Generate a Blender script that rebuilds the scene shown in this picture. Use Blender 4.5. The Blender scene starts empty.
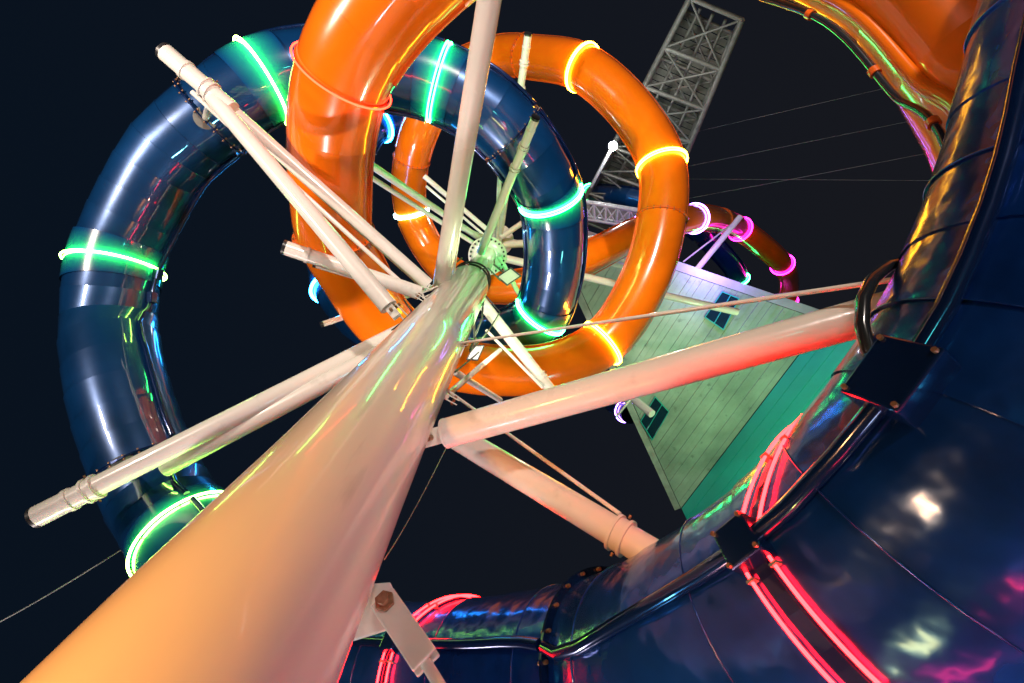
import bpy, math, random
from mathutils import Vector, Matrix
random.seed(7)
PI = math.pi
sc = bpy.context.scene
col = sc.collection

# ------------------------------------------------------------------ camera
F = 484.0
W, H = 1024, 683
CAM = Vector((0, 0, 1.2))
zc = Vector(((530 - 512) / F, (341.5 - 192) / F, -1)).normalized()
xc = (Vector((1, 0, 0)) - zc * zc.x).normalized()
yc = zc.cross(xc)
RW = Matrix((xc, yc, zc))            # camera space -> world

def ray(px, py):
    return (RW @ Vector(((px - 512) / F, (341.5 - py) / F, -1)).normalized()).normalized()
def P(px, py, d):
    return CAM + ray(px, py) * d
def PZ(px, py, z):
    r = ray(px, py)
    return CAM + r * ((z - CAM.z) / r.z)

cam = bpy.data.cameras.new('camera')
cam.sensor_width = 36
cam.lens = F * 36 / W
cam.clip_start = 0.02
cam.clip_end = 2000
co = bpy.data.objects.new('camera', cam)
col.objects.link(co)
co.matrix_world = Matrix.Translation(CAM) @ RW.to_4x4()
sc.camera = co

# ------------------------------------------------------------------ materials
def mat(name, base, rough=.3, metal=0., coat=0., var=.12, nscale=3., rvar=.1, bump=0., bscale=20., spec=.5, emit=None, estr=0, sss=0, streak=False, dirt=0., cior=1.5, fadeto=None, bdist=.02, crough=.04):
    m = bpy.data.materials.new(name)
    m.use_nodes = True
    nt = m.node_tree
    b = nt.nodes['Principled BSDF']
    def inp(k, v):
        if k in b.inputs: b.inputs[k].default_value = v
    inp('Metallic', metal); inp('Coat Weight', coat); inp('Coat Roughness', crough); inp('Coat IOR', cior)
    inp('Specular IOR Level', spec)
    tc = nt.nodes.new('ShaderNodeTexCoord')
    mp = nt.nodes.new('ShaderNodeMapping')
    mp.inputs['Scale'].default_value = (1, 1, .12) if streak else (1, 1, 1)
    nt.links.new(tc.outputs['Object'], mp.inputs[0])
    n = nt.nodes.new('ShaderNodeTexNoise')
    n.inputs['Scale'].default_value = nscale
    n.inputs['Detail'].default_value = 6
    n.inputs['Roughness'].default_value = .6
    nt.links.new(mp.outputs[0], n.inputs['Vector'])
    r = nt.nodes.new('ShaderNodeValToRGB')
    r.color_ramp.elements[0].position = .3
    r.color_ramp.elements[1].position = .7
    lo = [c * (1 - var) for c in base]; hi = [min(1, c * (1 + var)) for c in base]
    r.color_ramp.elements[0].color = (*lo, 1); r.color_ramp.elements[1].color = (*hi, 1)
    nt.links.new(n.outputs[0], r.inputs[0])
    last = r.outputs[0]
    if dirt:
        n2 = nt.nodes.new('ShaderNodeTexNoise'); n2.inputs['Scale'].default_value = nscale * 5; n2.inputs['Detail'].default_value = 8
        nt.links.new(mp.outputs[0], n2.inputs['Vector'])
        r2 = nt.nodes.new('ShaderNodeValToRGB'); r2.color_ramp.elements[0].position = .62; r2.color_ramp.elements[1].position = .78
        r2.color_ramp.elements[0].color = (0, 0, 0, 1); r2.color_ramp.elements[1].color = (dirt,) * 3 + (1,)
        nt.links.new(n2.outputs[0], r2.inputs[0])
        mx = nt.nodes.new('ShaderNodeMix'); mx.data_type = 'RGBA'
        nt.links.new(r2.outputs[0], mx.inputs['Factor']); nt.links.new(last, mx.inputs['A'])
        mx.inputs['B'].default_value = (*[c * .25 for c in base], 1)
        last = mx.outputs['Result']
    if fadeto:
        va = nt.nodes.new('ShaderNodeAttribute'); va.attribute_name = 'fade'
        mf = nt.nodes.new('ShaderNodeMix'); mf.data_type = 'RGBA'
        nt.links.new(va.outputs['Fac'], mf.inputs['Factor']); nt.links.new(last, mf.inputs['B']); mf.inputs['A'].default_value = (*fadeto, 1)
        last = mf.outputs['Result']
    nt.links.new(last, b.inputs['Base Color'])
    mr = nt.nodes.new('ShaderNodeMapRange')
    mr.inputs['To Min'].default_value = max(.02, rough - rvar); mr.inputs['To Max'].default_value = rough + rvar
    nt.links.new(n.outputs[0], mr.inputs['Value'])
    nt.links.new(mr.outputs[0], b.inputs['Roughness'])
    if bump:
        nb = nt.nodes.new('ShaderNodeTexNoise'); nb.inputs['Scale'].default_value = bscale; nb.inputs['Detail'].default_value = 3
        nt.links.new(tc.outputs['Object'], nb.inputs['Vector'])
        bp = nt.nodes.new('ShaderNodeBump'); bp.inputs['Strength'].default_value = bump; bp.inputs['Distance'].default_value = bdist
        nt.links.new(nb.outputs[0], bp.inputs['Height'])
        nt.links.new(bp.outputs[0], b.inputs['Normal'])
        if coat: nt.links.new(bp.outputs[0], b.inputs['Coat Normal'])
    if emit:
        inp('Emission Color', (*emit, 1)); inp('Emission Strength', estr)
    if sss:
        inp('Subsurface Weight', sss); inp('Subsurface Radius', (.3, .1, .03)); inp('Subsurface Scale', .3)
    return m

def neon(name, c, s):
    m = bpy.data.materials.new(name); m.use_nodes = True
    nt = m.node_tree; nt.nodes.clear()
    e = nt.nodes.new('ShaderNodeEmission'); e.inputs[0].default_value = (*c, 1); e.inputs[1].default_value = s
    o = nt.nodes.new('ShaderNodeOutputMaterial'); nt.links.new(e.outputs[0], o.inputs[0])
    return m

M = dict(
    blue=mat('blue_gelcoat', (.002, .042, .15), .3, .35, 1, .25, 1.2, .06, .10, 3.0, cior=2.1),
    bluenear=mat('dark_blue_gelcoat', (.006, .060, .32), .22, .6, .5, .5, 1.3, .07, .5, 2.6, cior=1.5, bdist=.06, dirt=.4, crough=.13),
    green_glow=mat('painted_green_glow', (.015, .40, .30), .22, 0, 1, .15, 2, cior=1.8, fadeto=(.002, .042, .15)),  # ring glow painted as green that fades into the body blue
    blue_glow=mat('painted_blue_glow', (.01, .15, .5), .22, 0, 1, .15, 2, fadeto=(.002, .042, .15)),  # the same painted glow, in blue, for the blue rings
    bluerail=mat('blue_rail_paint', (.004, .02, .09), .18, .5, .8),
    orange=mat('orange_gelcoat', (.88, .165, .003), .22, 0, .9, .12, 1.0, .07, .08, 3.0),
    orangerail=mat('orange_rail_paint', (.75, .12, .01), .25, 0, .6),
    white=mat('off_white_steel_paint', (.74, .70, .64), .26, 0, .5, .06, 1.4, .07, .05, 30, dirt=.25),
    mast=mat('glossy_mast_paint', (.74, .67, .58), .3, 0, .7, .07, 1.4, .09, .06, 5, streak=True, dirt=.6),
    steel=mat('galvanised_steel', (.19, .185, .17), .5, .3, 0, .25, 6),
    dark=mat('black_rubber', (.015, .015, .017), .4, 0, .2),
    bolt=mat('rusty_bolt_steel', (.30, .16, .09), .4, .6, 0, .4, 30),
    hose=mat('black_hose_rubber', (.02, .022, .026), .2, 0, .7),
    deck=mat('grey_deck_rubber', (.16, .16, .17), .5, 0, 0, .3, 2),
    soffit=mat('grey_green_cladding', (.33, .42, .33), .5, .1, 0, .3, .7, .1, .05, 12, dirt=.7),
    trim=mat('grey_trim_paint', (.34, .38, .32), .5, 0, 0, .25, 3),
    teal=mat('teal_cladding_paint', (.015, .42, .33), .4, 0, .2, .12, .8),
    fascia=mat('pale_grey_fascia', (.45, .44, .50), .35, .1, .2, .15, 1.5),
    glass=mat('dark_window_glass', (.01, .03, .06), .08, .3, .8),
    lampface=mat('floodlight_lens', (.5, .45, .4), .3, 0, .3),
    cable=mat('black_cable', (.03, .03, .03), .5),
    wire=mat('thin_steel_wire', (.35, .35, .35), .5, .4),
    panel=mat('lattice_sheet_metal', (.11, .11, .09), .6, .2, 0, .3, 3),
)
N = dict(
    green=neon('green_neon', (.03, 1, .16), 55),
    yellow=neon('yellow_green_neon', (.42, 1, .10), 62),
    amber=neon('amber_neon', (1, .50, .02), 60),
    red=neon('red_neon', (1, .0032, .0036), 110),
    softred=neon('soft_red_neon', (1, .02, .008), 24),
    white=neon('white_neon', (.45, .9, 1), 26),
    blue=neon('blue_neon', (.02, .4, 1), 60),
    violet=neon('violet_neon', (.35, .16, 1), 26),
    magenta=neon('magenta_neon', (1, .012, .5), 28),
    lamp=neon('floodlight_glow', (.95, 1, .95), 500),
    panelglow=neon('panel_glow', (1, .95, .85), 1.3),
)

# ------------------------------------------------------------------ mesh helpers
class MB:
    def __init__(s): s.v = []; s.f = []; s.sm = []
    def add(s, vs, fs, smooth=True):
        o = len(s.v); s.v += [tuple(v) for v in vs]
        s.f += [tuple(i + o for i in f) for f in fs]; s.sm += [smooth] * len(fs)
    def tube(s, pts, r, n=16, cap=True, closed=False):
        pts = [Vector(p) for p in pts]; m = len(pts)
        rs = r if isinstance(r, (list, tuple)) else [r] * m
        T0 = (pts[1] - pts[0]).normalized()
        a = T0.orthogonal().normalized()
        vs = []
        for i, p in enumerate(pts):
            if closed: t = (pts[(i + 1) % m] - pts[i - 1]).normalized()
            else: t = (pts[min(i + 1, m - 1)] - pts[max(i - 1, 0)]).normalized()
            a = (a - t * a.dot(t)).normalized(); b = t.cross(a)
            for k in range(n):
                an = 2 * PI * k / n
                vs.append(p + (a * math.cos(an) + b * math.sin(an)) * rs[i])
        fs = []
        for i in range(m if closed else m - 1):
            j = (i + 1) % m
            for k in range(n):
                k2 = (k + 1) % n
                fs.append((i * n + k, i * n + k2, j * n + k2, j * n + k))
        s.add(vs, fs)
        if cap and not closed:
            s.add(vs[:n], [tuple(range(n))[::-1]], False)
            s.add(vs[-n:], [tuple(range(n))], False)
    def box(s, c, ax, ay, az):      # centre and half vectors
        c = Vector(c)
        vs = [c + ax * i + ay * j + az * k for i in (-1, 1) for j in (-1, 1) for k in (-1, 1)]
        s.add(vs, [(0, 1, 3, 2), (4, 6, 7, 5), (0, 4, 5, 1), (2, 3, 7, 6), (0, 2, 6, 4), (1, 5, 7, 3)], False)
    def poly_prism(s, bottom, off):
        n = len(bottom); off = Vector(off)
        vs = [Vector(b) for b in bottom] + [Vector(b) + off for b in bottom]
        s.add(vs, [tuple(range(n))[::-1], tuple(range(n, 2 * n))] + [(i, (i + 1) % n, n + (i + 1) % n, n + i) for i in range(n)], False)
    def build(s, name, m, parent=None, bevel=0):
        me = bpy.data.meshes.new(name)
        me.from_pydata(s.v, [], s.f)
        me.polygons.foreach_set('use_smooth', s.sm)
        me.materials.append(m); me.update()
        o = bpy.data.objects.new(name, me); col.objects.link(o)
        if parent: 
            o.parent = parent
            o.matrix_parent_inverse = parent_world(parent).inverted()
        if bevel:
            b = o.modifiers.new('bevel', 'BEVEL'); b.width = bevel; b.segments = 2; b.limit_method = 'ANGLE'
        return o
def parent_world(o):
    m = o.matrix_basis
    return m if o.parent is None else parent_world(o.parent) @ o.matrix_parent_inverse @ m
def tag(o, label, cat, group=None):
    o['label'] = label; o['category'] = cat
    if group: o['group'] = group
    return o
def thing(name, loc, label, cat, group=None):
    o = bpy.data.objects.new(name, None); o.empty_display_size = .1; o.location = loc
    col.objects.link(o); return tag(o, label, cat, group)

# ------------------------------------------------------------------ tube path from outline pairs
class Path:
    def __init__(s, pairs, r, smooth=2, roll=None):
        s.r = r; C = []; s.roll = roll or (lambda u: 0)
        ds = []; us = []
        for (x1, y1, x2, y2) in pairs:
            a, b = ray(x1, y1), ray(x2, y2)
            al = a.angle(b) / 2
            ds.append(r / math.sin(al)); us.append((a + b).normalized())
        for _ in range(smooth):
            ds = [ds[0]] + [math.exp(.25 * math.log(ds[i - 1]) + .5 * math.log(ds[i]) + .25 * math.log(ds[i + 1])) for i in range(1, len(ds) - 1)] + [ds[-1]]
        s.C = [CAM + u * d for u, d in zip(us, ds)]
        s.n = len(s.C)
    def at(s, u):
        u = min(max(u, 0), s.n - 1 - 1e-6); i = int(u); t = u - i
        p1, p2 = s.C[i], s.C[i + 1]
        p0 = s.C[i - 1] if i > 0 else p1 * 2 - p2
        p3 = s.C[i + 2] if i + 2 < s.n else p2 * 2 - p1
        # centripetal-like tangents
        d0, d1, d2 = max((p1 - p0).length, 1e-4), (p2 - p1).length, max((p3 - p2).length, 1e-4)
        m1 = ((p1 - p0) / d0 * d1 + (p2 - p1) / d1 * d0) / (d0 + d1) * d1
        m2 = ((p2 - p1) / d1 * d2 + (p3 - p2) / d2 * d1) / (d1 + d2) * d1
        t2, t3 = t * t, t * t * t
        return p1 * (2 * t3 - 3 * t2 + 1) + m1 * (t3 - 2 * t2 + t) + p2 * (-2 * t3 + 3 * t2) + m2 * (t3 - t2)
    def frame(s, u):
        e = .12
        T = (s.at(u + e) - s.at(u - e)).normalized()
        S = T.cross(Vector((0, 0, 1))).normalized(); U = S.cross(T).normalized()
        a = s.roll(u)
        return T, S * math.cos(a) + U * math.sin(a), U * math.cos(a) - S * math.sin(a)

def lerp_us(path, u0, u1, step):
    k = 60; us = [u0 + (u1 - u0) * i / k for i in range(k + 1)]
    pts = [path.at(u) for u in us]; L = [0]
    for i in range(k): L.append(L[-1] + (pts[i + 1] - pts[i]).length)
    n = max(1, round(L[-1] / step)); out = []
    for j in range(n + 1):
        t = L[-1] * j / n
        i = 0
        while i < k - 1 and L[i + 1] < t: i += 1
        out.append(us[i] + (us[i + 1] - us[i]) * (t - L[i]) / max(L[i + 1] - L[i], 1e-9))
    return out

def slide(name, label, pairs, r, joints, mbody, mrail, panel=.55, sub=1, step=.008, seg=56, lip=.03, ringr=.018, dbl=.05, pipe_off=.045, railsides=(-1, 1), group=None, roll=None, tilt={}, collars={}, near=-1):
    """joints: {u: neon key or 'flange' or 'seam'}"""
    path = Path(pairs, r, roll=roll)
    root = thing(name, path.at(0), label, 'water slide', group)
    bpy.context.view_layer.update()
    us = [0] + [u for u in sorted(joints) if 0 < u < path.n - 1] + [path.n - 1 - 1e-4]
    sub0 = sub; panel0 = panel
    for a, b in zip(us[:-1], us[1:]):
        sub = 4 if b <= near + .01 else sub0; panel = .33 if b <= near + .01 else panel0
        mb = MB(); st = lerp_us(path, a, b, panel); pj = [1 + random.uniform(-.014, .014) for _ in range(len(st) + 1)]
        for i in range(len(st) - 1):
            rows = []
            for q in range(sub + 1):
                u = st[i] + (st[i + 1] - st[i]) * q / sub
                T, S, U = path.frame(u); c = path.at(u)
                rr = (r - step * (1 - q / sub)) * pj[i + (1 if q == sub else 0)] if sub == 1 else r - step * (1 - q / sub)
                rows.append([c + (S * math.cos(2 * PI * k / seg) + U * math.sin(2 * PI * k / seg)) * rr for k in range(seg)])
            vs = [v for row in rows for v in row]
            fs = [(q * seg + k, q * seg + (k + 1) % seg, (q + 1) * seg + (k + 1) % seg, (q + 1) * seg + k) for q in range(sub) for k in range(seg)]
            mb.add(vs, fs)
            if b <= near + .01 and i % 2 == 1:
                T, S, U = path.frame(st[i]); c = path.at(st[i])
                mb.tube([c + (S * math.cos(2 * PI * k / 96) + U * math.sin(2 * PI * k / 96)) * (r + .001) for k in range(96)], .0035, 6, closed=True)
            # tiny lap edge
            inner = [path.at(st[i + 1]) + (v - path.at(st[i + 1])) * ((r - step) / r) for v in rows[-1]]
            mb.add(rows[-1] + inner, [(k, (k + 1) % seg, seg + (k + 1) % seg, seg + k) for k in range(seg)], False)
        sec = mb.build('tube_section', M['bluenear'] if b <= near + .01 else mbody, root)
        fine = lerp_us(path, a + .03 * (b - a), b - .03 * (b - a), .12 if r > .5 else .2)
        for sd in railsides:
            m2 = MB(); pts = []; strip = []
            for u in fine:
                T, S, U = path.frame(u); c = path.at(u)
                pts.append(c + S * sd * (r + pipe_off))
                strip += [c + S * sd * (r - .02) + U * .012, c + S * sd * (r + pipe_off) + U * .012, c + S * sd * (r + pipe_off) - U * .012, c + S * sd * (r - .02) - U * .012]
            m2.tube(pts, lip, 12)
            nn = len(fine)
            m2.add(strip, [(i * 4 + k, i * 4 + (k + 1) % 4, i * 4 + 4 + (k + 1) % 4, i * 4 + 4 + k) for i in range(nn - 1) for k in range(4)], False)
            m2.build('seam_rail', mrail, sec)
    for u, kind in joints.items():
        specs = kind if isinstance(kind, tuple) else (kind,)
        key = specs[0]; rr = specs[1] if len(specs) > 1 else ringr; dd = specs[2] if len(specs) > 2 else dbl
        T, S, U = path.frame(u); c = path.at(u)
        if key == 'seam': continue
        ta, tb = tilt.get(u, (0, 0)); tocam = (CAM - c).normalized()
        def off(k, ns_):
            d = S * math.cos(2 * PI * k / ns_) + U * math.sin(2 * PI * k / ns_)
            return d, T * (d.dot(tocam) * ta + max(0, d.dot(U)) * tb)
        hb = max(dd - rr, .014) if key != 'flange' else .016
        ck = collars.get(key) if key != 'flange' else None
        if ck:  # sleeve whose colour carries the ring's glow, fading outward
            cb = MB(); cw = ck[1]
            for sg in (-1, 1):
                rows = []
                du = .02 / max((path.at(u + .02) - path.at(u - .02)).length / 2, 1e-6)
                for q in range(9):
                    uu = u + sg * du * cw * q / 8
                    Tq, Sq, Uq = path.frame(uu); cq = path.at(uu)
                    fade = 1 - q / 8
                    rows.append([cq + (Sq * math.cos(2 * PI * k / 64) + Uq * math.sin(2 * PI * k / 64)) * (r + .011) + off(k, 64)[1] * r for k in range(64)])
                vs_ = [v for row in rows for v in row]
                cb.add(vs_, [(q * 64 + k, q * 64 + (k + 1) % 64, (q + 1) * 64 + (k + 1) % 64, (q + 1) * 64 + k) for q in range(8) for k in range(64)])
            cl = cb.build('glow_collar', M[ck[0]], root)
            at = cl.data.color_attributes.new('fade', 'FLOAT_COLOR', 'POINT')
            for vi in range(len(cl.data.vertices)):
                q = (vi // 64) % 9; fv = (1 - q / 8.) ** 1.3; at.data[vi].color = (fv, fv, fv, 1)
        fl = MB(); vs = []; ns = 56
        hgt = .012 if key != 'flange' else .042
        for (rad, o) in ((r - .01, -hb), (r + hgt, -hb), (r + hgt, hb), (r - .01, hb)):
            vs += [c + T * o * .6 + off(k, ns)[0] * rad + off(k, ns)[1] * rad for k in range(ns)]
        fl.add(vs, [(j * ns + k, j * ns + (k + 1) % ns, (j + 1) * ns + (k + 1) % ns, (j + 1) * ns + k) for j in range(3) for k in range(ns)], False)
        fo = fl.build('joint_flange', mrail, root)
        if key == 'flange':
            nb = 40 if r > .5 else 24
            for k in range(nb):
                an = 2 * PI * (k + .5) / nb; bm_ = MB()
                d = S * math.cos(an) + U * math.sin(an)
                q = c + d * (r + .024)
                bm_.tube([q - T * .032, q + T * .032], .0105, 6)
                bm_.build('bolt', M['bolt'], fo)
        else:
            for sg in ((-1, 1) if dd else (0,)):
                m3 = MB()
                m3.tube([c + T * sg * dd + (off(k, 96)[0] + off(k, 96)[1]) * (r + (.026 if rr > .008 else .018) + rr) for k in range(96)], rr, 8, closed=True)
                nr = m3.build('neon_ring', N[key], root)
                if u < 13 and r > .48:
                    for k in range(0, 96, 12):
                        o_ = off(k + 3, 96); q = c + T * sg * dd + (o_[0] + o_[1]) * (r + .012 + rr)
                        mc = MB(); mc.box(q, T * .014, o_[0] * (.012 + rr), T.cross(o_[0]) * .005); mc.build('clip', M['steel'], nr)
    return root, path

BROLL = math.radians(11)
blue_pairs = [
    (1060, -230, 1570, -330), (996, -60, 1480, -90), (940, 150, 1370, 250), (884, 290, 1275, 480), (820, 383, 1160, 650),
    (752, 452, 1005, 770), (655, 548, 760, 810), (600, 575, 650, 805), (520, 592, 540, 795), (440, 598, 432, 785),
    (350, 598, 300, 755), (290, 565, 200, 670), (238, 508, 137, 570), (215, 485, 108, 525), (190, 432, 76, 453),
    (165, 368, 60, 368), (158, 320, 59, 325), (163, 272, 64, 262), (188, 220, 96, 180), (212, 178, 133, 122),
    (246, 150, 185, 75), (287, 122, 235, 40), (335, 110, 310, 25), (385, 108, 378, 28), (432, 120, 447, 44),
    (470, 143, 500, 72), (488, 158, 535, 108), (508, 185, 568, 155), (522, 209, 579, 184), (527, 245, 584, 245),
    (525, 280, 580, 280), (516, 307, 566, 322), (490, 315, 515, 360), (450, 318, 445, 366), (385, 308, 352, 342),
    (357, 275, 316, 298), (350, 230, 305, 232), (362, 180, 325, 160), (385, 140, 368, 103), (425, 128, 420, 90)]
blue_root, BP = slide('tube_slide', 'long blue enclosed tube slide spiralling from the foreground up around the mast', blue_pairs, .50,
    {3.7: 'seam', 5.08: ('red', .0062, .05), 7: 'flange', 9: ('red', .007, .035), 10.5: 'seam', 12: ('yellow', .011, 0), 13.6: 'flange', 17: ('yellow', .012, 0), 19.9: 'flange', 21: ('yellow', .014, 0),
     24: ('green', .011, .024), 26: 'flange', 28: ('green', .014, .024), 31: ('green', .014, .024), 35: ('blue', .035, 0), 38: ('blue', .035, 0)},
    M['blue'], M['bluerail'], panel=.36, seg=72, lip=.03, pipe_off=.032, step=.007, roll=lambda u: BROLL * max(0, min(1, (13 - u) / 3)) if u > 10 else BROLL,
    collars={'yellow': ('green_glow', .27), 'green': ('green_glow', .30), 'blue': ('blue_glow', .25)}, near=10.6, tilt={5.08: (0, -.9), 9: (0, -.45), 12: (-.12, 0), 17: (.18, 0), 21: (.22, 0)})

orange_pairs = [
    (1010, 290, 1200, 90), (945, 158, 1110, -20), (862, 42, 985, -150), (790, 0, 865, -190), (640, -60, 650, -235), (545, -45, 490, -185),
    (479, 0, 388, -105), (383, 103, 301, 45), (374, 135, 287, 150), (369, 188, 291, 205), (371, 225, 296, 243),
    (385, 258, 326, 296), (411, 304, 362, 343), (448, 335, 436, 385), (501, 345, 498, 397), (548, 343, 562, 390),
    (591, 322, 613, 365), (624, 268, 668, 287), (637, 215, 687, 222), (639, 170, 685, 160), (619, 134, 655, 100),
    (570, 88, 596, 47), (536, 81, 540, 34), (499, 76, 490, 38), (460, 95, 440, 60), (442, 124, 402, 125),
    (426, 175, 393, 172), (427, 211, 396, 214), (441, 240, 412, 250), (462, 262, 437, 282), (500, 272, 490, 302),
    (545, 262, 552, 296), (585, 240, 600, 272), (640, 215, 652, 243), (697, 231, 692, 206), (719, 232, 721, 209),
    (737, 240, 743, 218), (775, 273, 790, 256), (780, 290, 798, 287), (776, 306, 795, 309)]
orange_root, OP = slide('tube_slide', 'bright orange enclosed tube slide looping down from the top of the photo', orange_pairs, .45,
    {7: ('softred', .009, 0), 10: 'flange', 16: ('amber', .015, .024), 18: 'flange', 19: ('amber', .015, .024), 21: ('amber', .015, .024), 22.3: 'flange',
     25.7: 'flange', 27: ('white', .02, .025), 33: ('violet', .025, 0), 34: ('violet', .028, .0), 35: 'flange', 36: ('magenta', .028, 0), 37: ('magenta', .03, 0), 38.6: ('magenta', .03, 0)},
    M['orange'], M['orangerail'], panel=.55, sub=3, step=.003, seg=64, lip=.016, pipe_off=.022)

far_root, FP = slide('tube_slide', 'slim dark blue tube slide crossing behind the lattice and orange loop', 
    [(589, 201, 587, 185), (612, 204, 613, 186), (640, 211, 643, 190), (678, 228, 686, 211), (709, 254, 722, 240), (727, 276, 744, 266), (735, 300, 753, 296)], .4,
    {.08: ('green', .03, 0), 3.6: 'flange', 5.3: ('green', .03, 0)}, M['blue'], M['bluerail'], panel=.9, seg=32, lip=.03)
low_root, LP_ = slide('tube_slide', 'short length of blue tube slide low behind the thick pink strut', 
    [(560, 366, 555, 382), (590, 378, 583, 393), (612, 392, 603, 408), (634, 404, 628, 424)], .4,
    {2.8: ('violet', .022, 0)}, M['blue'], M['bluerail'], panel=.9, seg=32, lip=.03)

rim = []
for i in range(60):
    u = .05 + i * .1; T, S, U = OP.frame(u)
    sg = 1 if S.dot(Vector((-.85, 1.24, OP.at(u).z)) - OP.at(u)) > 0 else -1
    rim.append(OP.at(u) + S * sg * (OP.r + .015) - U * .03)
mb = MB(); mb.tube(rim, .036, 16); mb.build('rim', M['orange'], orange_root)
# joint covers and hose on the near blue tube
def local_box(mb, path, u, t0, t1, s0, s1, u0, u1, sd):
    T, S, U = path.frame(u); c = path.at(u); S = S * sd
    mb.box(c + T * (t0 + t1) / 2 + S * (s0 + s1) / 2 + U * (u0 + u1) / 2, T * (t1 - t0) / 2, S * (s1 - s0) / 2, U * (u1 - u0) / 2)
def inner_sign(path, u):
    T, S, U = path.frame(u)
    c = path.at(u)
    m = Vector((MAST.x, MAST.y, c.z)) - c
    return 1 if S.dot(m) > 0 else -1
dmast = ray(187, 683)
az = math.atan2(dmast.y, dmast.x)
MAST = Vector((1.5 * math.cos(math.radians(124.4)), 1.5 * math.sin(math.radians(124.4)), 0))
for u, hb, hs, hu in ((3.72, .11, .09, .095), (5.08, .07, .08, .075), (9.0, .055, .07, .055), (17.0, .07, .085, .05), (16.4, .07, .085, .05)):
    sd = inner_sign(BP, u); mb = MB()
    local_box(mb, BP, u, -hb, hb, BP.r - .04, BP.r + hs, -hu, hu, sd)
    cv = mb.build('joint_cover', M['bluerail'], blue_root, .008)
    if u < 6:
        T, S, U = BP.frame(u); c = BP.at(u)
        for i in (-1, 1):
            for j in (-1, 1):
                b_ = MB(); q = c + T * i * hb * .85 + S * sd * (BP.r + hs) + U * j * hu * .85
                b_.tube([q, q + S * sd * .012], .009, 6); b_.build('bolt', M['bolt'], cv)

# ------------------------------------------------------------------ mast
mast = thing('mast', MAST, 'tall tapering off-white steel mast rising from the bottom left to the hub', 'mast')
bpy.context.view_layer.update()
CZ = CAM.z
def mz(h): return Vector((MAST.x, MAST.y, CZ + h))
def lathe(mb, prof, n=96):
    vs = []
    for (r, h) in prof:
        vs += [Vector((MAST.x + r * math.cos(2 * PI * k / n), MAST.y + r * math.sin(2 * PI * k / n), CZ + h)) for k in range(n)]
    mb.add(vs, [(i * n + k, i * n + (k + 1) % n, (i + 1) * n + (k + 1) % n, (i + 1) * n + k) for i in range(len(prof) - 1) for k in range(n)])
mb = MB(); lathe(mb, [(.335, -1.2), (.33, 1), (.312, 1.8), (.292, 3.5), (.285, 6.6), (.20, 6.62)]); mb.build('shaft', M['mast'], mast)
for h in (1.62, 3.3, 5.0):
    rr = .33 - .016 * h + .004
    mb = MB(); lathe(mb, [(rr - .012, h - .012), (rr, h - .004), (rr, h + .004), (rr - .012, h + .012)]); mb.build('weld_seam', M['mast'], mast)
mb = MB(); lathe(mb, [(.45, -1.195), (.45, -1.16), (.33, -1.158)]); mb.build('base_plate', M['steel'], mast)
mb = MB(); lathe(mb, [(.19, 6.6), (.18, 9.9)]); mb.build('upper_shaft', M['mast'], mast)
mb = MB(); lathe(mb, [(.17, 9.85), (.39, 9.851), (.39, 9.93), (.1, 9.931)]); fl = mb.build('top_flange', M['white'], mast)
for k in range(24):
    b_ = MB(); an = 2 * PI * k / 24
    q = mz(9.85) + Vector((math.cos(an), math.sin(an), 0)) * .34
    b_.tube([q, q - Vector((0, 0, .05))], .022, 6); b_.build('bolt', M['dark'], fl)
mb = MB(); lathe(mb, [(.16, 9.93), (.15, 14.5)]); mb.build('pole', M['mast'], mast)
mb = MB(); lathe(mb, [(.15, 13.2), (.42, 13.21), (.42, 13.3), (.1, 13.31)]); mb.build('hub_flange', M['white'], mast)
# cable bundle round the shoulder
mb = MB()
for j in range(4):
    z = 6.75 + j * .09; rr = .215 + .02 * j
    mb.tube([mz(z + .05 * math.sin(3 * a + j)) + Vector((math.cos(a), math.sin(a), 0)) * rr for a in [2 * PI * k / 40 for k in range(40)]], .016, 6, closed=True)
mb.tube([P(474, 283, 6.4), P(480, 290, 6.3), P(483, 303, 6.1), P(482, 318, 5.6), P(470, 350, 4.9)], .012, 6)
mb.build('cable_loop', M['cable'], mast)

for (px, py, d, wd, tx, ty) in ((430, 292, 5.45, .07, 441, 287), (400, 312, 4.55, .07, 388, 300), (421, 298, 5.2, .05, 405, 288), (462, 345, 4.1, .035, 480, 340),
                            (470, 268, 6.7, .05, 458, 262), (492, 262, 8.0, .05, 508, 262), (478, 296, 6.3, .06, 492, 306), (449, 398, 3.6, .05, 462, 405), (424, 284, 5.8, .05, 412, 276)):
    q = P(px, py, d); t = (P(tx, ty, d) - q).normalized(); v = ray(px, py); sdd = t.cross(v).normalized()
    mb = MB()
    for k in (-1, 1):
        mb.box(q + sdd * k * wd * .35, t * wd * 1.5, sdd * wd * .1, v * wd * .9)
    mb.box(q - t * wd * 1.2, t * wd * .15, sdd * wd * .8, v * wd)
    g_ = mb.build('lug_plate', M['white'], mast, .003)
    b2 = MB(); c2 = q + t * wd * .8; b2.tube([c2 - sdd * wd * .75, c2 + sdd * wd * .75], wd * .24, 8); b2.build('bolt', M['bolt'], g_)
for (pts_, r_) in (([(404, 300, 4.6), (412, 312, 4.4), (400, 324, 4.3), (392, 330, 4.5)], .008), ([(455, 276, 6.3), (448, 268, 6.6), (462, 258, 7.2)], .012), ([(466, 262, 7), (476, 270, 6.6), (488, 268, 7.4), (500, 280, 8)], .012), ([(486, 296, 6.6), (500, 312, 6.8), (489, 330, 5.9), (470, 352, 4.5)], .009), ([(455, 372, 3.9), (470, 360, 4.5), (479, 352, 6.2)], .008)):
    mb = MB(); mb.tube([P(*p_) for p_ in pts_], r_, 6); mb.build('cable', M['cable'], mast)

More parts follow.
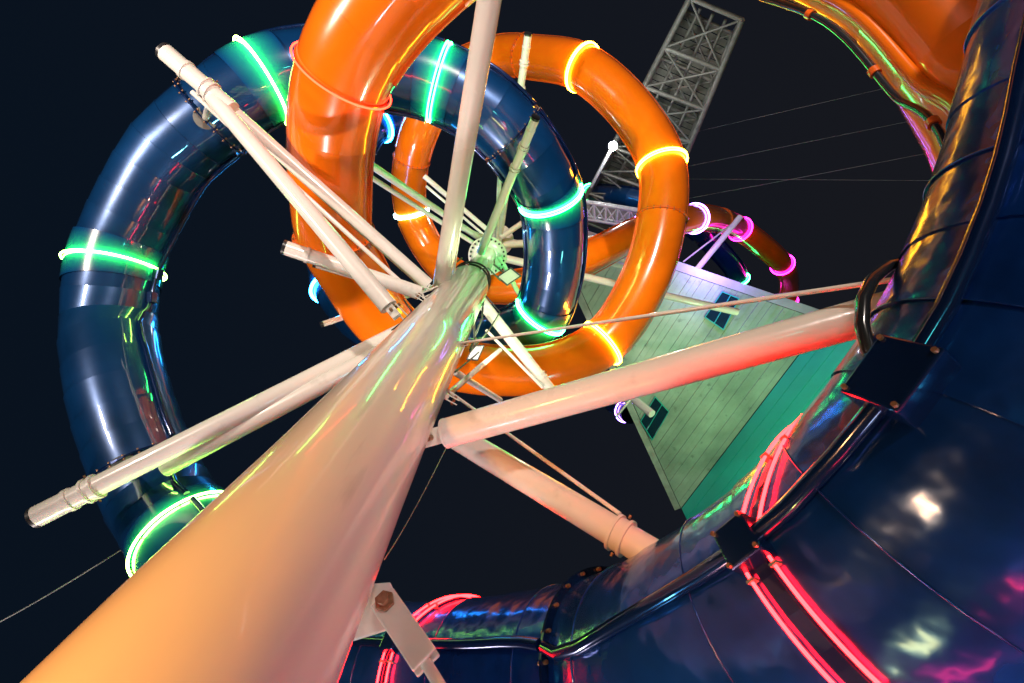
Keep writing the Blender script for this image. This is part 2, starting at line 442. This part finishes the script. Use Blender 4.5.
# ------------------------------------------------------------------ struts
GS = 'support struts between the mast and the slides'
def strut(label, a, b, r, mt='white', rb=None, cap=None, lug=None, clamp=None, rods=(), name='support_strut', collar=None, bolts=True, post=None):
    A, B = P(*a), P(*b); T = (B - A).normalized()
    root = thing(name, A, label, 'strut', GS)
    bpy.context.view_layer.update()
    rb = rb or r
    mb = MB(); mb.tube([A, A + (B - A) * .02, A + (B - A) * .5, B], [r, r, (r + rb) / 2, rb], 40 if r > .05 else 10)
    pipe = mb.build('pipe', M[mt], root)
    side = T.cross((A - CAM).normalized()).normalized(); nrm = side.cross(T).normalized()
    if cap:   # dark end plug at B ('b') or A ('a')
        e, d, rr = (B, T, rb) if cap == 'b' else (A, -T, r)
        mb = MB(); mb.tube([e + d * .002, e + d * .03], rr * 1.02, 32); mb.build('end_cap', M['dark'], root)
        mb = MB(); mb.tube([e - d * rr * 3.0, e - d * rr * 2.6], rr * 1.12, 32); mb.build('clamp_band', M[mt], root)
    if collar:
        for t in collar:
            q = A + (B - A) * t; rr = r + (rb - r) * t
            mb = MB(); mb.tube([q - T * rr * .5, q - T * rr * .3], rr * 1.25, 32); mb.tube([q + T * rr * .3, q + T * rr * .5], rr * 1.25, 32)
            mb.tube([q - T * rr * .3, q + T * rr * .3], rr * 1.1, 32)
            k_ = mb.build('clamp_band', M[mt], root)
            if bolts:
                for s_ in (-1, 1):
                    b2 = MB(); qq = q + side * s_ * rr * 1.2; b2.tube([qq, qq + side * s_ * rr * .25], rr * .1, 8); b2.build('bolt', M['bolt'], k_)
    if post:
        for t, pa, pu in post:
            q = A + (B - A) * t; rr = r + (rb - r) * t; cc = pa.at(pu); d = (cc - q)
            e = q + d.normalized() * (d.length - pa.r + .01)
            mb = MB(); mb.tube([q + d.normalized() * rr * .8, e], rr * .42, 16); mb.build('saddle_post', M[mt], root)
            mb = MB(); dn = d.normalized(); mb.tube([e - dn * .03, e + dn * .02], rr * 1.5, 24); mb.build('saddle_plate', M['steel'], root)
    if lug:   # plate joining A to the mast, with pin
        L, w = lug
        mb = MB()
        for s_ in (-1, 1):
            mb.box(A - T * L * .5 + nrm * s_ * r * .35, T * L * .62, side * w, nrm * r * .12)
        pl = mb.build('lug_plate', M[mt], root, .003)
        b2 = MB(); q = A - T * L * .55; b2.tube([q - nrm * r * 1.0, q + nrm * r * 1.0], w * .38, 12); b2.tube([q - nrm * r * 1.3, q - nrm * r * 1.0], w * .22, 6); b2.build('bolt', M['bolt'], pl)
        b3 = MB(); b3.tube([A - T * .012, A], r * 1.02, 32); b3.build('end_plate', M[mt], root)
    return root

strut('thick off-white strut from the mast rightwards to the near blue slide', (447, 433, 2.92), (925, 300, 3.0), .088, rb=.094, lug=(.16, .05), collar=None)
strut('thin pink-lit tie rod running above the thick strut on the right', (462, 343, 4.05), (905, 278, 2.75), .011, rb=.013, lug=(.13, .022))
strut('pink-lit strut from behind the mast down to the dark flange of the near blue slide', (448, 432, 3.45), (660, 559, 2.75), .084, rb=.08, collar=(.86,), cap='b')
strut('thin tie rod meeting the pink-lit lower strut', (447, 390, 3.9), (620, 514, 2.82), .012)
strut('long white strut crossing the left blue slide with a dark end cap', (450, 308, 5.4), (38, 516, 6.3), .098, rb=.098, cap='b', collar=(.89,), post=((.875, BP, 13.75),))
strut('second white strut converging under the long one on the left', (440, 322, 5.1), (165, 468, 6.0), .095, rb=.09)
strut('white strut ending in a dark cap at the upper left above the blue slide', (232, 110, 5.9), (166, 53, 6.35), .085, rb=.085, cap='b', collar=(.35,), post=((.3, BP, 19.7),))
strut('white brace from the upper left strut down to the left flank of the mast', (388, 306, 4.5), (205, 88, 6.1), .083, rb=.075, lug=(.12, .04))
strut('upper of the two long braces running from upper left to the mast shoulder', (428, 285, 5.5), (215, 96, 6.1), .075, rb=.07)
strut('thin tie rod beside the two long upper left braces', (416, 296, 5.3), (192, 92, 6.1), .024)
strut('short white strut capped in front of the lower orange slide', (420, 293, 5.3), (286, 248, 5.3), .075, rb=.072, cap='b')
strut('thin white rod under the short capped strut by the orange slide', (420, 297, 5.3), (316, 266, 5.3), .022, cap='b')
strut('short white stub poking out left behind the lower orange slide', (440, 285, 8), (323, 324, 7.2), .04, cap='b')
strut('tall off-white strut rising from the mast shoulder to the top edge', (441, 287, 5.7), (496, -40, 4.3), .098, rb=.09, lug=(.1, .04))
strut('thin rod rising along the right side of the tall upper strut', (453, 278, 6.1), (489, 30, 5.0), .013)
strut('green-lit strut from the top flange up to the blue slide', (481, 252, 8.1), (535, 119, 6.4), .07, rb=.056, cap='b', collar=(.84, .7), post=((.8, BP, 26.4),))
strut('green-lit strut reaching the top of the orange loop', (500, 236, 12.6), (528, 35, 10.1), .075, rb=.07, cap='b', collar=(.9, .8))
strut('pale strut running left from the hub behind the tall strut', (482, 240, 10.4), (368, 163, 8.6), .062)
strut('grey lower rail strut running left from the hub', (478, 246, 10.2), (372, 178, 9.0), .045)
strut('short pale strut left of the hub touching the back orange tube', (490, 232, 11.5), (424, 176, 11.2), .055)
strut('thin grey strut close under the short pale hub strut', (490, 240, 11.5), (426, 186, 11.2), .03)
strut('white strut from the mast down to the bottom of the orange loop', (480, 300, 6.9), (551, 390, 6.9), .085, rb=.075, cap='b', collar=(.85,))
strut('slim tie rod beside the white strut to the orange loop', (486, 330, 6.9), (543, 388, 6.8), .022)
strut('lime-lit strut running right from the hub behind the blue slide', (500, 245, 12.8), (645, 236, 15.5), .10)
strut('pale strut running right and slightly down from the hub', (502, 240, 13), (632, 268, 16), .085)
strut('long pale green strut from the hub to the clad building', (503, 258, 12.6), (737, 312, 15.0), .10)
strut('short white pin strut in front of the far orange tube', (640, 266, 15.5), (600, 250, 15.5), .085, cap='b')
strut('white post leaning up from the building roof to the far orange slide', (694, 273, 18.0), (740, 217, 19.5), .10)
strut('thin stay beside the leaning white roof post', (683, 262, 18.6), (736, 221, 19.6), .03)
strut('pale pipe end in front of the low violet-lit blue slide', (652, 414, 15.0), (634, 399, 15.5), .12)
strut('small white peg crossing the low violet-lit tube end', (616, 417, 14.5), (630, 400, 14.5), .035)
strut('white cross arm beside the magenta ring over the roof', (768, 297, 19.6), (805, 292, 19.6), .07)
strut('diagonal steel link behind the mast just above the thick strut', (446, 396, 4.4), (500, 350, 6.2), .03)
strut('white spoke from the hub leftwards just above the flange disc', (486, 238, 10.6), (446, 222, 9.6), .05)
strut('short violet-lit spoke rising right from the hub behind the blue slide', (500, 238, 12.5), (528, 219, 13), .07)
strut('slender spoke dropping right from the hub beside the square floodlight', (499, 256, 9.9), (520, 296, 10.5), .05)
strut('thin vertical spoke rising behind the tall upper strut', (497, 240, 12), (500, 165, 10.5), .05)
strut('thin link descending to the right behind the mast', (455, 372, 4.8), (500, 400, 6.0), .035)

# turnbuckle at the mast foot
A = P(366, 600, 2.12); B = P(388, 606, 2.08); Cc = P(422, 656, 2.0); D = P(470, 735, 1.9)
tb = thing('turnbuckle_stay', A, 'orange-lit lug plate and stay rod bolted low on the mast', 'stay')
bpy.context.view_layer.update()
T = (Cc - B).normalized(); sd = T.cross((B - CAM).normalized()).normalized(); nr = sd.cross(T)
mb = MB(); q0, q1, q2, q3 = P(352, 585, 2.16), P(390, 582, 2.10), P(410, 622, 2.08), P(352, 640, 2.16)
mb.poly_prism([q0, q1, q2, q3], nr * .018); mb.build('lug_plate', M['white'], tb, .003)
mb = MB(); mb.box((B + Cc) / 2 - nr * .03, (Cc - B) / 2 * 1.25, sd * .048, nr * .012); mb.box((B + Cc) / 2 + nr * .045, (Cc - B) / 2 * 1.25, sd * .048, nr * .012); mb.build('fork', M['white'], tb, .006)
mb = MB(); mb.tube([B - nr * .085, B + nr * .06], .022, 6); mb.tube([B - nr * .06, B - nr * .043], .036, 6); mb.build('bolt', M['bolt'], tb)
mb = MB(); mb.tube([Cc - T * .01, D], .02, 16); mb.build('rod', M['white'], tb)

# hose beside the near joint cover
mb = MB()
hp = [(935, 262, 3.1), (910, 261, 2.8), (888, 266, 2.5), (872, 280, 2.3), (863, 300, 2.2), (862, 325, 2.15), (868, 350, 2.1), (876, 366, 2.1)]
mb.tube([P(*p) for p in hp], .024, 20)
tag(mb.build('hose_loop', M['hose']), 'shiny black hose loop arching beside the box on the near blue slide', 'hose')

# black bundle under orange flume (service duct along inner lower edge)
duct = thing('service_duct', OP.at(1.5), 'dark duct with orange clips under the rim of the upper right orange slide', 'duct')
bpy.context.view_layer.update()
pts = []; 
for i in range(30):
    u = .3 + i * .12; T, S, U = OP.frame(u); sgn = inner_sign(OP, u); pts.append(OP.at(u) + S * sgn * (OP.r + .10) + U * .04)
mb = MB(); mb.tube(pts, .02, 12); mb.build('pipe', M['hose'], duct)
for i in range(2, 30, 7):
    t = (pts[i] - pts[i - 1]).normalized(); mb = MB(); mb.tube([pts[i] - t * .02, pts[i] + t * .02], .03, 12); mb.build('clip', M['orangerail'], duct)

# floodlight panels at the hub
def flood(label, quad, d, glow):
    c = [P(x, y, d) for x, y in quad]
    n = (c[1] - c[0]).cross(c[3] - c[0]).normalized()
    if n.dot(c[0] - CAM) < 0: n = -n
    cen = sum(c, Vector()) / 4
    root = thing('floodlight', cen, label, 'floodlight'); bpy.context.view_layer.update()
    mb = MB(); mb.poly_prism(c, n * .12); mb.build('housing', M['dark'], root, .01)
    mb = MB(); mb.poly_prism([cen + (q - cen) * .8 - n * .004 for q in c], n * -.006); mb.build('lens', M['lampface'] if not glow else N['panelglow'], root)
    mb = MB(); mb.tube([cen + n * .1, cen + n * .35, mz(9.5 if not glow else 7)], .02, 8); mb.build('bracket', M['steel'], root)
flood('square floodlight with a dull tan lens in a black frame by the hub', [(496, 277), (511, 267), (522, 276), (507, 286)], 9.2, False)
flood('small floodlight with bright white lens right of the mast', [(473, 345), (485, 345), (478, 361), (466, 360)], 6.5, True)

# ------------------------------------------------------------------ lattice tower
tw = thing('lattice_tower', P(620, 230, 24), 'grey steel lattice tower leaning behind the orange loop', 'tower')
bpy.context.view_layer.update()
cA = [P(690, -2, 19), P(742, 20, 19), P(733, 34, 21.5), P(684, 10, 21.5)]
cB = [P(578, 212, 25), P(652, 238, 25), P(646, 246, 27.5), P(580, 220, 27.5)]
nb = 7
lv = [[a.lerp(b, (i / nb) ** .95) for a, b in zip(cA, cB)] for i in range(nb + 1)]
for k in range(4):
    mb = MB(); mb.tube([l[k] for l in lv], .10, 8); mb.build('chord', M['steel'], tw)
for i in range(nb + 1):
    mb = MB()
    for k in range(4): mb.tube([lv[i][k], lv[i][(k + 1) % 4]], .075, 8)
    mb.build('cross_frame', M['steel'], tw)
for i in range(nb):
    mb = MB()
    for k in range(4):
        mb.tube([lv[i][k], lv[i + 1][(k + 1) % 4]], .04, 6); mb.tube([lv[i][(k + 1) % 4], lv[i + 1][k]], .04, 6)
    mb.build('cross_brace', M['steel'], tw)
for t in (.25, .5, .75):
    mb = MB(); mb.tube([l[0].lerp(l[1], t).lerp(l[3].lerp(l[2], t), .35) for l in lv], .055, 8); mb.build('inner_pipe', M['steel'], tw)
mb = MB()
for i in range(nb * 6):
    f0, f1 = i / (nb * 6), (i + .86) / (nb * 6)
    q = [cA[3].lerp(cB[3], f0), cA[2].lerp(cB[2], f0), cA[2].lerp(cB[2], f1), cA[3].lerp(cB[3], f1)]
    mb.poly_prism(q, (cA[2] - cA[1]).normalized() * (.05 + .05 * (i % 2)))
mb.build('cladding', M['panel'], tw)
mb = MB()
q = [cA[0], cA[3], cB[3], cB[0]]; off = (cA[0] - cA[1]).normalized() * .02
mb.poly_prism(q, off); mb.build('side_panel', M['fascia'], tw)
# box truss bridge
tr = thing('truss_walkway', P(610, 215, 20), 'short galvanised box truss under the slim dark blue tube', 'truss')
bpy.context.view_layer.update()
a4 = [P(582, 202, 19), P(584, 219, 19), P(583, 216, 20.5), P(580, 200, 20.5)]
b4 = [P(642, 212, 19), P(638, 228, 19), P(638, 225, 20.5), P(642, 210, 20.5)]
for k in range(4):
    mb = MB(); mb.tube([a4[k], b4[k]], .06, 6); mb.build('chord', M['fascia'], tr)
for i in range(6):
    l0 = [a.lerp(b, i / 5) for a, b in zip(a4, b4)]; mb = MB()
    for k in range(4): mb.tube([l0[k], l0[(k + 1) % 4]], .045, 6)
    if i < 5:
        l1 = [a.lerp(b, (i + 1) / 5) for a, b in zip(a4, b4)]; mb.tube([l0[0], l1[1]], .03, 6); mb.tube([l0[1], l1[0]], .03, 6)
    mb.build('cross_frame', M['fascia'], tr)
mb = MB(); mb.poly_prism([a4[3], b4[3], b4[2], a4[2]], ray(610, 210) * .05); mb.build('back_panel', M['steel'], tr)
# bright flood on arm
fl_ = thing('floodlight', P(613, 146, 20), 'blazing white floodlight on a short arm beside the lattice tower', 'floodlight')
bpy.context.view_layer.update()
lp = P(613, 146, 20)
mb = MB(); mb.tube([lp + ray(613, 146) * .05, lp + ray(613, 146) * .45], [.12, .08], 16); mb.build('housing', M['steel'], fl_)
mb = MB(); mb.tube([lp - ray(613, 146) * .02, lp + ray(613, 146) * .02], .16, 24); mb.build('lens', N['lamp'], fl_)
mb = MB(); mb.tube([lp + ray(613, 146) * .4, P(591, 187, 21)], .07, 8); mb.build('arm', M['fascia'], fl_)

# ------------------------------------------------------------------ building
ZS = CZ + 16
A_, B_, C_ = PZ(553, 229, ZS), PZ(824, 321, ZS), PZ(681, 508, ZS)
bd = thing('deck_building', Vector((B_.x, B_.y, 0)), 'green-lit clad building overhang with teal wall behind the thick strut', 'building')
bpy.context.view_layer.update()
nS = 46; mb = MB()
for i in range(nS):
    s0, s1 = i / nS, (i + .955) / nS
    zz = Vector((0, 0, [0, .01, .0, .02][i % 4]))
    q = [B_.lerp(A_, s0) + zz, C_.lerp(A_, s0) + zz, C_.lerp(A_, min(s1, .985)) + zz, B_.lerp(A_, min(s1, .985)) + zz]
    mb.poly_prism(q, (0, 0, .1))
mb.build('soffit', M['soffit'], bd)
mb = MB(); mb.poly_prism([A_ + Vector((0, 0, .12)), B_ + Vector((0, 0, .12)), C_ + Vector((0, 0, .12))], (0, 0, 1.0)); mb.build('roof', M['dark'], bd)
ab = (B_ - A_).normalized(); nab = Vector((-ab.y, ab.x, 0))
if nab.dot(C_ - A_) > 0: nab = -nab
mb = MB(); mb.poly_prism([A_ + nab * .02, B_ + ab * 1.6 + nab * .02, B_ + ab * 1.6 + nab * .2, A_ + nab * .2], (0, 0, 1.0))
mb.poly_prism([A_ + nab * .2, B_ + ab * 1.6 + nab * .2, B_ + ab * 1.6 + nab * .3, A_ + nab * .3], (0, 0, .12))
mb.build('fascia', M['fascia'], bd)
ac = (C_ - A_).normalized(); nac = Vector((-ac.y, ac.x, 0))
if nac.dot(B_ - A_) > 0: nac = -nac
mb = MB(); mb.poly_prism([A_ + nac * .02, C_ + nac * .02, C_ + nac * .25, A_ + nac * .25], (0, 0, .9)); mb.build('edge_trim', M['trim'], bd)
bc = (B_ - C_).normalized(); nbc = Vector((-bc.y, bc.x, 0))
if nbc.dot(A_ - C_) < 0: nbc = -nbc      # points towards the soffit side
mb = MB(); Lbc = (B_ - C_).length; z = ZS - .02
while z > 0.5:
    h = .62
    c0 = Vector((C_.x, C_.y, z - h + .03)) - nbc * .02
    mb.poly_prism([c0, c0 + bc * (Lbc - .02), c0 + bc * (Lbc - .02) - nbc * .1, c0 - nbc * .1], (0, 0, h - .03)); z -= h
mb.build('wall', M['teal'], bd)
mb = MB(); c0 = Vector((C_.x, C_.y, 0)) - nbc * .13; mb.poly_prism([c0, c0 + bc * (Lbc - .02), c0 + bc * (Lbc - .02) - nbc * 6, c0 - nbc * 6], (0, 0, ZS + .1)); mb.build('core', M['dark'], bd)
def win(q):
    c = [PZ(x, y, ZS - .03) for x, y in q]; w = MB()
    cen = sum(c, Vector()) / 4
    def bl(u, v): return c[0].lerp(c[1], u).lerp(c[3].lerp(c[2], u), v)
    fr = MB()
    g = .03
    for (u0, u1, v0, v1) in ((0, 1, 0, g), (0, 1, 1 - g, 1), (0, g, g, 1 - g), (1 - g, 1, g, 1 - g), (.5 - g / 2, .5 + g / 2, g, 1 - g)):
        fr.poly_prism([bl(u0, v0), bl(u1, v0), bl(u1, v1), bl(u0, v1)], (0, 0, -.05))
    fo = fr.build('window', M['teal'], bd)
    w.poly_prism([bl(0, 0), bl(1, 0), bl(1, 1), bl(0, 1)], (0, 0, -.02)); w.build('pane', M['glass'], fo)
win([(722, 291), (739, 298), (723, 330), (704, 317)])
win([(655, 396), (669, 411), (652, 440), (640, 421)])

# ------------------------------------------------------------------ wires
def wire(label, a, b, r=.012):
    A, B = P(*a), P(*b); mb = MB(); pts = []
    for i in range(13):
        t = i / 12; p = A.lerp(B, t); p.z -= .25 * 4 * t * (1 - t); pts.append(p)
    mb.tube(pts, r, 6); tag(mb.build('stay_wire', M['wire']), label, 'wire')
wire('thin stay wire entering from the left edge to the blue slide', (-40, 641, 9), (150, 531, 9), .008)
wire('faint wire in the sky ending highest on the upper right orange rim', (640, 145, 26), (930, 78, 26), .008)
wire('faint wire crossing the sky to the middle of the orange rim', (640, 176, 26), (940, 115, 26), .008)
wire('faint sloping wire in the sky nearest the dark blue slide', (680, 200, 26), (980, 143, 26), .008)
wire('faint level wire across the right-hand sky', (680, 179, 26), (980, 181, 26), .006)
wire('left one of two fine wires beside the mast below the thick strut', (425, 440, 6), (384, 540, 5), .005)
wire('right one of two fine wires beside the mast below the thick strut', (450, 440, 6), (384, 560, 5), .005)

# ------------------------------------------------------------------ ground
mb = MB(); mb.add([(-400, -400, 0), (400, -400, 0), (400, 400, 0), (-400, 400, 0)], [(0, 1, 2, 3)], False)
g = mb.build('ground', M['deck']); g['kind'] = 'structure'

# ------------------------------------------------------------------ world and lamps
w = bpy.data.worlds.new('World'); sc.world = w; w.use_nodes = True
nt = w.node_tree; bg = nt.nodes['Background']
sky = nt.nodes.new('ShaderNodeTexSky'); sky.sky_type = 'NISHITA'; sky.sun_disc = False
sky.sun_elevation = math.radians(-8); sky.sun_rotation = math.radians(200)
mxs = nt.nodes.new('ShaderNodeMix'); mxs.data_type = 'RGBA'; mxs.blend_type = 'ADD'
tc = nt.nodes.new('ShaderNodeTexCoord'); sx = nt.nodes.new('ShaderNodeSeparateXYZ'); nt.links.new(tc.outputs['Generated'], sx.inputs[0])
rp = nt.nodes.new('ShaderNodeValToRGB'); mrn = nt.nodes.new('ShaderNodeMapRange')
mrn.inputs['From Min'].default_value = -.7; mrn.inputs['From Max'].default_value = .6
nt.links.new(sx.outputs['X'], mrn.inputs['Value']); nt.links.new(mrn.outputs[0], rp.inputs[0])
rp.color_ramp.elements[0].color = (.0028, .0062, .0130, 1); rp.color_ramp.elements[1].color = (.0085, .0092, .0128, 1)
nt.links.new(rp.outputs[0], mxs.inputs['A']); nt.links.new(sky.outputs[0], mxs.inputs['B']); mxs.inputs['Factor'].default_value = .01
nt.links.new(mxs.outputs['Result'], bg.inputs['Color']); bg.inputs['Strength'].default_value = 1.0

def area(name, loc, tgt, c, watts, sx_, sy_=None, spread=180):
    l = bpy.data.lights.new(name, 'AREA'); l.shape = 'RECTANGLE'; l.size = sx_; l.size_y = sy_ or sx_
    l.color = c; l.energy = watts; l.spread = math.radians(spread)
    o = bpy.data.objects.new(name, l); col.objects.link(o); o.location = loc
    o.rotation_euler = (Vector(tgt) - Vector(loc)).to_track_quat('-Z', 'Y').to_euler()
    return o
area('ground_floodlight', (-1.9, -.9, .2), (-.9, 1.3, 1.5), (1, .40, .10), 50, .3, spread=85)
area('ground_floodlight', (.5, 3.0, .3), (-.5, .8, 6), (1, .45, .36), 24, .3)
area('ground_floodlight', (2.0, -8.5, .3), (-.5, -.5, 10), (1, .88, .78), 350, .5, spread=80)
area('ground_floodlight', (-8.5, -3.5, .3), (-2, -.5, 10), (1, .82, .68), 260, .5, spread=80)
area('ground_floodlight', (-5.0, 10.5, .3), (-1, 0, 10), (1, .82, .78), 280, .5, spread=80)
area('added_deck_light', (1.9, .9, .1), (1.9, .6, 3), (.7, .85, 1), 6, .5, .2)  # unseen lights added for coloured reflections and fill on the near tubes
area('added_deck_light', (.6, 1.9, .1), (1.0, 1.2, 3), (1, .85, .2), 7, .5, .08)
area('added_deck_light', (-1.0, 3.4, .1), (0, 2, 4), (.2, .8, 1), 26, .7, .2)
area('added_deck_light', (3.2, 2.2, .1), (2.0, 1.0, 3), (.35, .6, 1), 40, .9, .3)
area('added_deck_light', (2.35, .55, .1), (1.7, .6, 2.6), (1, .02, .06), 9, .8, .05)  # red strip, added to streak the near tube's reflections
area('added_deck_light', (1.6, 1.35, .1), (1.6, .9, 2.6), (1, .02, .06), 6, .6, .04)
area('added_deck_light', (2.0, -.4, .1), (1.8, 0, 2.6), (.1, .8, .75), 8, .7, .07)
area('added_deck_light', (1.5, 2.6, .1), (1.2, 1.2, 2.6), (1, .02, .10), 9, 1.2, .06)
area('added_deck_light', (1.2, -2.4, .1), (1.8, -.4, 2.6), (.1, .9, .7), 9, .5, .15)
area('unseen_floodlight', P(650, 60, 17), P(655, 110, 21), (.9, 1, .95), 60, .3)  # unseen light added to brighten the side of the lattice tower
area('unseen_floodlight', P(795, 430, 13.5), P(745, 385, 17), (.55, 1, .45), 175, .5)
area('unseen_floodlight', P(740, 560, 7), P(760, 440, 14), (.2, 1, .9), 40, .8)
area('unseen_floodlight', P(722, 262, 16.3), P(715, 282, 18), (.40, .22, 1), 110, .4)
area('added_hub_light', P(500, 345, 5.2), P(508, 195, 8), (.8, 1, .6), 45, .25)  # unseen, added to lift the dark hub and its struts
area('added_hub_light', P(520, 225, 8.5), P(495, 250, 11), (.6, 1, .55), 12, .3)  # second added light for the hub, also unseen

sc.view_settings.view_transform = 'Standard'; sc.view_settings.look = 'None'; sc.view_settings.exposure = 0
sc.cycles.use_denoising = True
sc.cycles.max_bounces = 6; sc.cycles.diffuse_bounces = 3; sc.cycles.glossy_bounces = 4
sc.cycles.sample_clamp_indirect = 8
